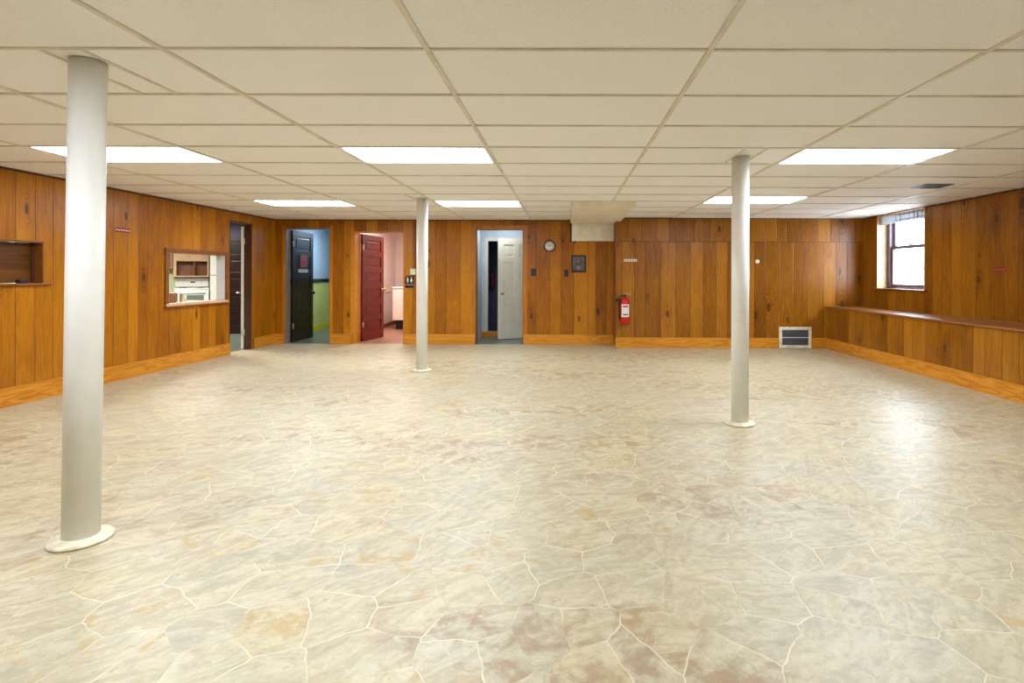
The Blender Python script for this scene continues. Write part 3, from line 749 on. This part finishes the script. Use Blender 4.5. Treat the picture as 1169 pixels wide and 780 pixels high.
# ------------------------------------------------------------------ things on the back wall
c = P(627.5, 281, YB); R_ = .105
t = thing('wall_clock', c, 'round wall clock with dark rim and white face on the panelling', 'clock')
MB().lathe([(.0, 0), (R_, 0), (R_, -.02), (R_ - .006, -.032), (R_ - .018, -.03), (R_ - .02, -.014), (0, -.014)], 'bronze', (c.x, YB - .0005, c.z), 'y', 48).link('rim', t)
MB().lathe([(R_ - .0195, 0), (R_ - .0195, -.004), (0, -.004)], 'paper', (c.x, YB - .0148, c.z), 'y', 48).link('face', t)
for k in range(12):
    mb = MB(); a = k * math.pi / 6; mt = Matrix.Translation((c.x, YB - .019, c.z)) @ Matrix.Rotation(a, 4, 'Y')
    mb.box(-.002, .002, -.0008, 0, .062, .074 if k % 3 else .078, 'black', 0, mt)
    mb.link('hour_mark', t)
for nm, a, L, w in (('hour_hand', -55, .04, .004), ('minute_hand', 62, .06, .003)):
    mb = MB(); mb.box(-w, w, -.001, 0, -.008, L, 'black', 0, Matrix.Translation((c.x, YB - .0205, c.z)) @ Matrix.Rotation(math.radians(a), 4, 'Y')); mb.link(nm, t)
def switch(x0, x1, y0, y1, n, lb, group='dark switch plates on the back wall'):
    a, b = P(x0, y1, YB), P(x1, y0, YB); cx, cz = (a.x + b.x) / 2, (a.z + b.z) / 2
    t = thing('light_switch', (cx, YB, cz), lb, 'light switch', group)
    MB().box(a.x, b.x, YB - .007, YB - .0005, a.z, b.z, 'bronze', .003).link('plate', t)
    for k in range(n):
        x = cx + (k - (n - 1) / 2) * .046
        MB().box(x - .006, x + .006, YB - .018, YB - .007, cz - .012, cz + .012, 'trimdark', .002).link('toggle', t)
switch(606.2, 612, 306.8, 315.2, 1, 'dark brown switch plate just right of the plain doorway')
switch(644.2, 648.9, 308.2, 316, 1, 'dark brown switch plate below and left of the framed picture')
a, b = P(652.2, 311.2, YB), P(669, 291.5, YB)
t = thing('picture', ((a.x + b.x) / 2, YB, a.z), 'small dark framed portrait hanging below the boxed-in drop', 'picture')
mb = MB(); fw = .026
for q in ((a.x, a.x + fw, a.z, b.z), (b.x - fw, b.x, a.z, b.z), (a.x + fw, b.x - fw, a.z, a.z + fw), (a.x + fw, b.x - fw, b.z - fw, b.z)): mb.box(q[0], q[1], YB - .02, YB - .0005, q[2], q[3], 'bronze', .003)
mb.link('frame', t)
mb = MB().box(a.x + fw - .002, b.x - fw + .002, YB - .010, YB - .004, a.z + fw - .002, b.z - fw + .002, 'photo')
cx = (a.x + b.x) / 2
mb.lathe([(.03, 0), (.03, -.001), (0, -.001)], 'mauvejamb', (cx, YB - .010, a.z + .19), 'y', 20).lathe([(.05, 0), (.05, -.0008), (0, -.0008)], 'mauvejamb', (cx + .01, YB - .010, a.z + .09), 'y', 20)
mb.link('print', t)
# restroom sign and thermostat beside the slim post
a, b = P(462.6, 328.8, YB), P(472.6, 315, YB); cx = (a.x + b.x) / 2
t = thing('restroom_sign', (cx, YB, a.z), 'dark restroom sign with white figures beside the red door', 'sign')
MB().box(a.x, b.x, YB - .008, YB - .0005, a.z, b.z, 'bronze', .002).link('plate', t)
y = YB - .008; h = b.z - a.z
for s in (-1, 1):
    mb = MB(); x = cx + s * .034; zb = a.z + h * .46
    mb.lathe([(.011, 0), (.011, -.001), (0, -.001)], 'paper', (x, y, b.z - .032), 'y', 16)
    if s < 0: mb.box(x - .015, x + .015, y - .001, y, zb + .03, b.z - .048, 'paper').box(x - .012, x - .002, y - .001, y, zb - .005, zb + .03, 'paper').box(x + .002, x + .012, y - .001, y, zb - .005, zb + .03, 'paper')
    else: mb.prism([(x - .010, b.z - .048), (x + .010, b.z - .048), (x + .024, zb + .02), (x - .024, zb + .02)], y - .001, y, 'paper').box(x - .008, x - .001, y - .001, y, zb - .005, zb + .02, 'paper').box(x + .001, x + .008, y - .001, y, zb - .005, zb + .02, 'paper')
    mb.link('figure', t)
mb = MB(); text_into(mb, 'RESTROOM', .027, 'paper', Matrix.Translation((cx, y - .001, a.z + .055)) @ FACE_Y)
mb.link('lettering', t)
a, b = P(468.6, 313.6, YB), P(474.6, 306.8, YB)
t = thing('thermostat', ((a.x + b.x) / 2, YB, a.z), 'small cream box on the wall above the restroom sign', 'thermostat')
MB().box(a.x, b.x, YB - .03, YB - .0005, a.z, b.z, 'flange', .004).link('body', t)
MB().box(a.x + .015, b.x - .015, YB - .033, YB - .029, a.z + .05, b.z - .02, 'cream', .001).link('cover', t)
MB().tube([(b.x - .008, YB - .008, b.z), (b.x - .008, YB - .008, CEIL - .03)], .005, 'trimdark').link('cable', t)
# fire extinguisher on the right-hand section
ex = P(713.5, 355, YBR - .085)
bx, by = ex.x, YBR - .088
z0, z1 = P(713, 369.3, YBR).z, P(713, 338.5, YBR).z
t = thing('fire_extinguisher', (bx, by, z0), 'red fire extinguisher with white label hung by the step in the wall', 'fire extinguisher')
R_ = .076
MB().lathe([(0, z0), (R_ * .8, z0 + .003), (R_ * .97, z0 + .02), (R_, z0 + .04), (R_, z1 - .11), (R_ * .93, z1 - .075), (R_ * .7, z1 - .045), (R_ * .36, z1 - .025), (R_ * .30, z1)], 'red', (bx, by, 0), n=40).link('cylinder', t)
lab = MB()
for k in range(16):
    a0, a1 = math.radians(215 + 110 * k / 16), math.radians(215 + 110 * (k + 1) / 16)
    for (r, za, zb, m) in ((R_ + .0012, z0 + .12, z0 + .33, 'paper'), (R_ + .0016, z0 + .28, z0 + .31, 'redpaper'), (R_ + .0016, z0 + .15, z0 + .17, 'greydark')):
        if m != 'paper' and not 3 <= k < 13: continue
        lab.quad([(bx + r * math.cos(a0), by + r * math.sin(a0), za), (bx + r * math.cos(a1), by + r * math.sin(a1), za), (bx + r * math.cos(a1), by + r * math.sin(a1), zb), (bx + r * math.cos(a0), by + r * math.sin(a0), zb)], m)
lab.link('paper_label', t)
mb = MB().box(bx - .022, bx + .022, by - .022, by + .022, z1 - .005, z1 + .03, 'rubber', .004).box(bx - .012, bx + .10, by - .014, by + .014, z1 + .022, z1 + .030, 'chrome', .002)
mb.box(0, .13, -.013, .013, -.004, .004, 'chrome', .002, Matrix.Translation((bx - .02, by, z1 + .05)) @ Matrix.Rotation(math.radians(-4), 4, 'Y'))
mb.link('handle', t)
MB().tube([(bx - .02, by, z1 + .012), (bx - .07, by - .005, z1 + .018), (bx - .098, by - .01, z1 - .02), (bx - .104, by - .012, z1 - .10), (bx - .10, by - .012, z1 - .22), (bx - .092, by - .01, z1 - .30)], .011, 'rubber').link('hose', t)
MB().lathe([(.010, 0), (.014, .05), (.018, .09), (0, .09)], 'rubber', (bx - .092, by - .01, z1 - .39), n=16).link('nozzle', t)
MB().box(bx - .025, bx + .025, by + R_ - .004, YBR - .0005, z0 + .06, z1 - .06, 'black').box(bx - .10, bx, YBR - .014, YBR - .0005, z1 - .075, z1 - .055, 'black').link('bracket', t)
mb = MB().box(-.105, -.06, -.012, .012, -.02, .02, 'rubber', .004, Matrix.Translation((bx - .05, by + .05, z1 - .06))); mb.link('clip', t)
# stickers and small fixtures
def strip_y(x0, x1, y0, y1, D, m, dash, nm, lb, cat):
    a, b = P(x0, y1, D), P(x1, y0, D)
    mb = MB().box(a.x, b.x, D - .004, D - .0005, a.z, b.z, m)
    n = 5
    for k in range(n):
        w = (b.x - a.x) / n; mb.box(a.x + w * (k + .2), a.x + w * (k + .75), D - .0045, D - .004, a.z + (b.z - a.z) * .3, a.z + (b.z - a.z) * .7, dash)
    return tag(mb.link(nm, None, 'base'), lb, cat)
strip_y(712.2, 727.2, 296, 298.6, YBR, 'paper', 'redpaper', 'sticker', 'thin white strip on the wall above the red extinguisher', 'sticker')
def strip_x(x0, x1, ym, h, X, side, m, dash, nm, lb):
    ya, yb = sorted((X * F / (x0 - PX), X * F / (x1 - PX)))
    z = P((x0 + x1) / 2, ym, (ya + yb) / 2).z
    e = .0035 * side
    mb = MB().box(min(X, X + e) , max(X, X + e), ya, yb, z - h / 2, z + h / 2, m)
    n = 6
    for k in range(n):
        w = (yb - ya) / n
        mb.box(min(X + e, X + e * 1.2), max(X + e, X + e * 1.2), ya + w * (k + .2), ya + w * (k + .8), z - h * .12, z + h * .12, dash)
    return tag(mb.link(nm, None, 'base'), lb, 'sticker')
strip_x(1132.5, 1149, 307.7, .052, XR - .0005, -1, 'redstrip', 'mauvejamb', 'sticker', 'small red strip on the window wall, right of the window')
strip_x(131.5, 148.3, 263, .055, XL + .0005, 1, 'redstrip', 'paper', 'sticker', 'small red and white strip high on the left wall beside the post')
c = P(864.5, 298.6, YBR)
mb = MB().lathe([(0, 0), (.036, 0), (.034, -.014), (.025, -.022), (0, -.024)], 'white', (c.x, YBR - .0005, c.z), 'y', 24)
tag(mb.link('sensor', None, None), 'tiny round white sensor high on the right-hand back wall', 'sensor')
bpy.data.objects['sensor'].data.transform(Matrix.Translation((-c.x, -YBR, -c.z))); bpy.data.objects['sensor'].location = (c.x, YBR, c.z)
# return-air grille at floor level
D_ = YBR - .02
a, b = P(889.6, 399.9, D_), P(926.6, 373.5, D_); a.z = max(a.z, .006)
t = thing('air_grille', ((a.x + b.x) / 2, YBR, a.z), 'white-framed grey return-air grille low on the back wall', 'vent')
mb = MB(); fw = .05
for q in ((a.x, a.x + fw, a.z, b.z), (b.x - fw, b.x, a.z, b.z), (a.x + fw, b.x - fw, a.z, a.z + fw), (a.x + fw, b.x - fw, b.z - fw, b.z)): mb.box(q[0], q[1], D_, YBR - .0005, q[2], q[3], 'flange', .003)
mb.link('frame', t)
mz = (a.z + b.z) / 2
MB().box(a.x + fw, b.x - fw, D_ + .001, D_ + .012, mz - .006, mz + .006, 'white').link('middle_bar', t)
mb = MB().box(a.x + fw, b.x - fw, D_ + .016, YBR - .001, a.z + fw, b.z - fw, 'greydark')
n = 16
for k in range(n):
    z = a.z + fw + (b.z - a.z - 2 * fw) * (k + .5) / n
    mb.box(a.x + fw, b.x - fw, -.005, .005, -.0012, .0012, 'grey', 0, Matrix.Translation((0, D_ + .009, z)) @ Matrix.Rotation(math.radians(35), 4, 'X'))
mb.link('louvers', t)
